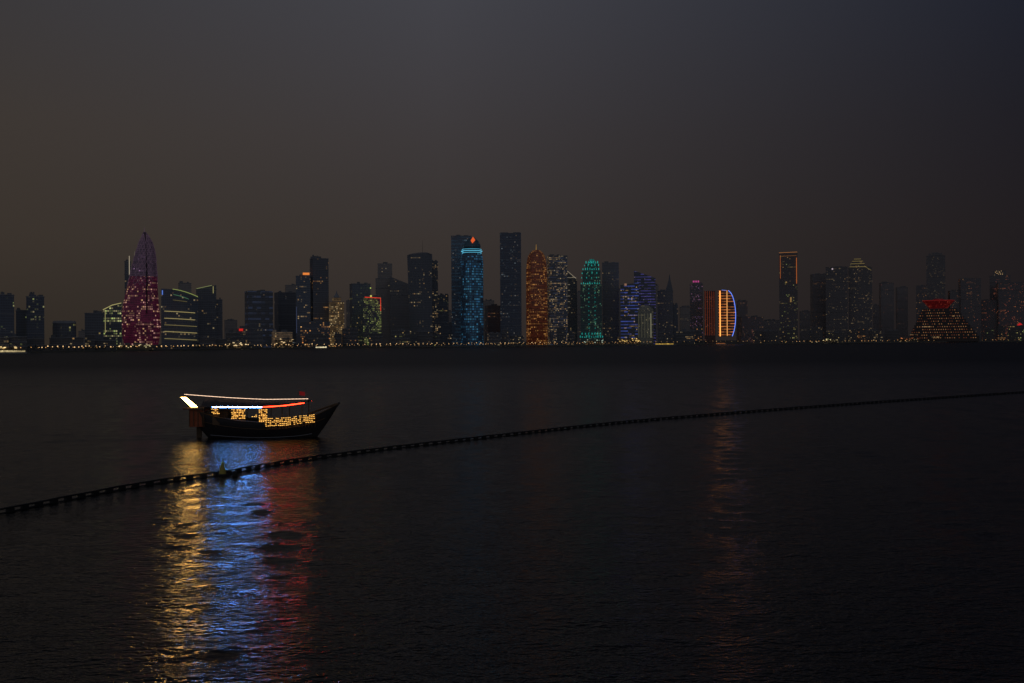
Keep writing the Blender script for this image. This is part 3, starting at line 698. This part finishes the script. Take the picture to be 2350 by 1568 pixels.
def addbox(p,q,w,z0,z1):
    t=(q-p).normalized(); s=Vector((-t.y,t.x,0))*w; o=len(V)
    for z in (z0,z1):
        for v in (p-s,q-s,q+s,p+s): V.append((v.x,v.y,z))
    for f in ((0,1,5,4),(1,2,6,5),(2,3,7,6),(3,0,4,7),(4,5,6,7),(3,2,1,0)): Fc.append(tuple(o+i for i in f))
rs=random.Random(8)
for i,(p,q) in enumerate(zip(segs,segs[1:])):
    d=q-p; dz=rs.uniform(-.02,.02)
    addbox(p+d*.28,p+d*.68,.13,-.1,.27+dz)
mkobj('float_blocks',V,Fc,M_boom,boom)
tube('top_pipe',[v+Vector((0,0,.30+.015*math.sin(i*1.7))) for i,v in enumerate(segs)],.07,M_boom,boom,6)
tube('skirt_pipe',[v+Vector((0,0,.02+.015*math.sin(i*1.3))) for i,v in enumerate(segs)],.075,M_boom,boom,6)
bp=water_pt(510,1093); bu=empty('channel_marker_buoy',(bp.x,bp.y+.1,0))
M_buoy=plain('buoy_yellow',(.42,.34,.06),.6,scale=3)
loft('float_collar',[(-.2,ngon(0,0,.42,.42,16)),(.12,ngon(0,0,.45,.45,16)),(.2,ngon(0,0,.36,.36,16))],M_boom,bu)
loft('cone_body',[(.2,ngon(0,0,.30,.30,16)),(.45,ngon(0,0,.24,.24,16)),(.8,ngon(0,0,.13,.13,16)),(1.05,ngon(0,0,.09,.09,16)),(1.15,ngon(0,0,.04,.04,16))],M_buoy,bu)
boxes('mooring_bracket',[(-.75,-.35,-.08,.08,.0,.14),(-.62,-.54,-.05,.05,.14,.3),(.35,.6,-.08,.08,.0,.16),(.9,1.3,-.3,-.1,.02,.42)],M_boom,bu)

# ---------------------------------------------------------------- water: displaced waves near, one mesh to the horizon
m,nt,p=newmat('sea_water')
p.inputs['Base Color'].default_value=(.003,.004,.005,1); p.inputs['IOR'].default_value=1.333
tc=nt.nodes.new('ShaderNodeTexCoord')
def noise(scale,rot,stretch,detail,rough=.55):
    mp=nt.nodes.new('ShaderNodeMapping'); mp.inputs['Rotation'].default_value=(0,0,math.radians(rot)); mp.inputs['Scale'].default_value=(stretch,1,1)
    n=nt.nodes.new('ShaderNodeTexNoise'); n.inputs['Scale'].default_value=scale; n.inputs['Detail'].default_value=detail; n.inputs['Roughness'].default_value=rough
    nt.links.new(tc.outputs['Object'],mp.inputs[0]); nt.links.new(mp.outputs[0],n.inputs['Vector']); return n.outputs['Fac']
h=math_n(nt,'MULTIPLY',noise(.5,12,.5,2),.07)
h=math_n(nt,'ADD',h,math_n(nt,'MULTIPLY',noise(1.7,-14,.55,3),.16))
h=math_n(nt,'ADD',h,math_n(nt,'MULTIPLY',noise(4.5,18,.6,2,.6),.095))
bp_=nt.nodes.new('ShaderNodeBump'); bp_.inputs['Strength'].default_value=1; bp_.inputs['Distance'].default_value=1.0
nt.links.new(h,bp_.inputs['Height']); nt.links.new(bp_.outputs[0],p.inputs['Normal'])
spw=nt.nodes.new('ShaderNodeSeparateXYZ'); nt.links.new(tc.outputs['Object'],spw.inputs[0])
rg=nt.nodes.new('ShaderNodeMapRange'); nt.links.new(spw.outputs[1],rg.inputs['Value'])
rg.inputs['From Min'].default_value=60; rg.inputs['From Max'].default_value=500; rg.inputs['To Min'].default_value=.10; rg.inputs['To Max'].default_value=.45
nt.links.new(rg.outputs[0],p.inputs['Roughness'])
x0,x1,y0,y1,st_=-190.,190.,18.,330.,.42
nx=int((x1-x0)/st_)+1; ny=int((y1-y0)/st_)+1
gx=np.linspace(x0,x1,nx); gy=np.linspace(y0,y1,ny); XX,YY=np.meshgrid(gx,gy)
ZZ=np.zeros_like(XX); rng=np.random.default_rng(3)
wx=XX+1.2*np.sin(YY*.11+.3*np.sin(XX*.07)); wy=YY+1.2*np.sin(XX*.09+1)
for k in range(46):
    lam=1.4*(3.8/1.4)**rng.random(); th=math.radians(74+rng.normal(0,32)); kk=2*math.pi/lam
    ZZ+=.0017*lam*np.sin(kk*(math.cos(th)*wx+math.sin(th)*wy)+rng.random()*6.28)
ed=np.minimum(np.minimum(XX-x0,x1-XX),np.minimum(YY-y0,y1-YY)); ZZ*=np.clip(ed/25,0,1)
bxs=bx0+DX(443)
for s_ in (-1,1):
    dist=(bxs-XX); amp=np.where(dist>0,np.exp(-dist/55.),0)
    dy=YY-(BD+s_*(1.2+dist*.16)); ZZ+=amp*.13*np.exp(-(dy/1.1)**2)*np.sin(dist*.9+dy*1.2+1.5)
nv=nx*ny
co_=np.empty((nv+8,3)); co_[:nv,0]=XX.ravel(); co_[:nv,1]=YY.ravel(); co_[:nv,2]=ZZ.ravel()
B=30000.
co_[nv:]=[(-B,-400,0),(B,-400,0),(B,y0,0),(-B,y0,0),(-B,y1,0),(B,y1,0),(B,B,0),(-B,B,0)]
idx=np.arange(nv).reshape(ny,nx)
q=np.stack([idx[:-1,:-1],idx[:-1,1:],idx[1:,1:],idx[1:,:-1]],-1).reshape(-1,4)
c00,c10,c11,c01=idx[0,0],idx[0,-1],idx[-1,-1],idx[-1,0]
ex=np.array([[nv,nv+1,nv+2,nv+3],[nv+3,c00,c01,nv+4],[c10,nv+2,nv+5,c11],[nv+4,nv+5,nv+6,nv+7]])
q=np.vstack([q,ex]).astype(np.int32)
me=bpy.data.meshes.new('sea'); me.vertices.add(nv+8); me.vertices.foreach_set('co',co_.ravel())
me.loops.add(q.size); me.loops.foreach_set('vertex_index',q.ravel()); me.polygons.add(len(q))
me.polygons.foreach_set('loop_start',np.arange(0,q.size,4,dtype=np.int32)); me.polygons.foreach_set('loop_total',np.full(len(q),4,dtype=np.int32))
sm_=np.ones(len(q),dtype=bool); sm_[-4:]=False; me.polygons.foreach_set('use_smooth',sm_)
me.materials.append(m); me.update(calc_edges=True); me.validate()
so=bpy.data.objects.new('sea',me); sc.collection.objects.link(so)

# ---------------------------------------------------------------- world
w=bpy.data.worlds.new('World'); sc.world=w; w.use_nodes=True; nt=w.node_tree
bg=nt.nodes['Background']; tc=nt.nodes.new('ShaderNodeTexCoord'); sp=nt.nodes.new('ShaderNodeSeparateXYZ'); nt.links.new(tc.outputs['Generated'],sp.inputs[0])
def ramp(cols):
    r=nt.nodes.new('ShaderNodeValToRGB'); e=r.color_ramp.elements
    while len(e)<len(cols): e.new(.5)
    for i,(pos,c) in enumerate(cols): e[i].position=pos; e[i].color=lin(c)
    nt.links.new(sp.outputs[2],r.inputs[0]); return r.outputs[0]
L_=ramp([(0,(47,41,35)),(.1,(58,51,45)),(.2,(61,55,51)),(.33,(57,56,59)),(.75,(28,32,40))])
C_=ramp([(0,(48,42,40)),(.1,(56,50,47)),(.2,(61,57,58)),(.33,(66,66,72)),(.75,(32,36,45))])
R_=ramp([(0,(30,26,27)),(.1,(33,29,31)),(.2,(31,30,36)),(.33,(29,33,45)),(.75,(17,21,31))])
def mr(sock,a,c):
    n=nt.nodes.new('ShaderNodeMapRange'); n.inputs['From Min'].default_value=a; n.inputs['From Max'].default_value=c; nt.links.new(sock,n.inputs['Value']); return n.outputs[0]
def mx(f,a,c):
    n=nt.nodes.new('ShaderNodeMix'); n.data_type='RGBA'; nt.links.new(f,n.inputs['Factor'])
    for k,v in (('A',a),('B',c)):
        if isinstance(v,tuple): n.inputs[k].default_value=v
        else: nt.links.new(v,n.inputs[k])
    return n.outputs['Result']
o=mx(mr(sp.outputs[0],-.457,-.07),L_,C_); o=mx(mr(sp.outputs[0],-.07,.457),o,R_)
o=mx(mr(sp.outputs[1],.2,-.4),o,(.088,.094,.11,1))
nt.links.new(o,bg.inputs['Color']); bg.inputs['Strength'].default_value=1.0

# ---------------------------------------------------------------- camera
cam=bpy.data.cameras.new('camera'); co=bpy.data.objects.new('camera',cam); sc.collection.objects.link(co)
cam.lens=F/2350*36; cam.sensor_width=36; cam.clip_start=.5; cam.clip_end=60000
co.matrix_world=Matrix.Translation((0,0,CAMH))@Matrix.Rotation(math.radians(90),4,'X')@Matrix.Rotation(-math.atan(SL),4,'Z')
sc.camera=co
sc.view_settings.view_transform='Standard'; sc.view_settings.look='None'; sc.view_settings.exposure=0
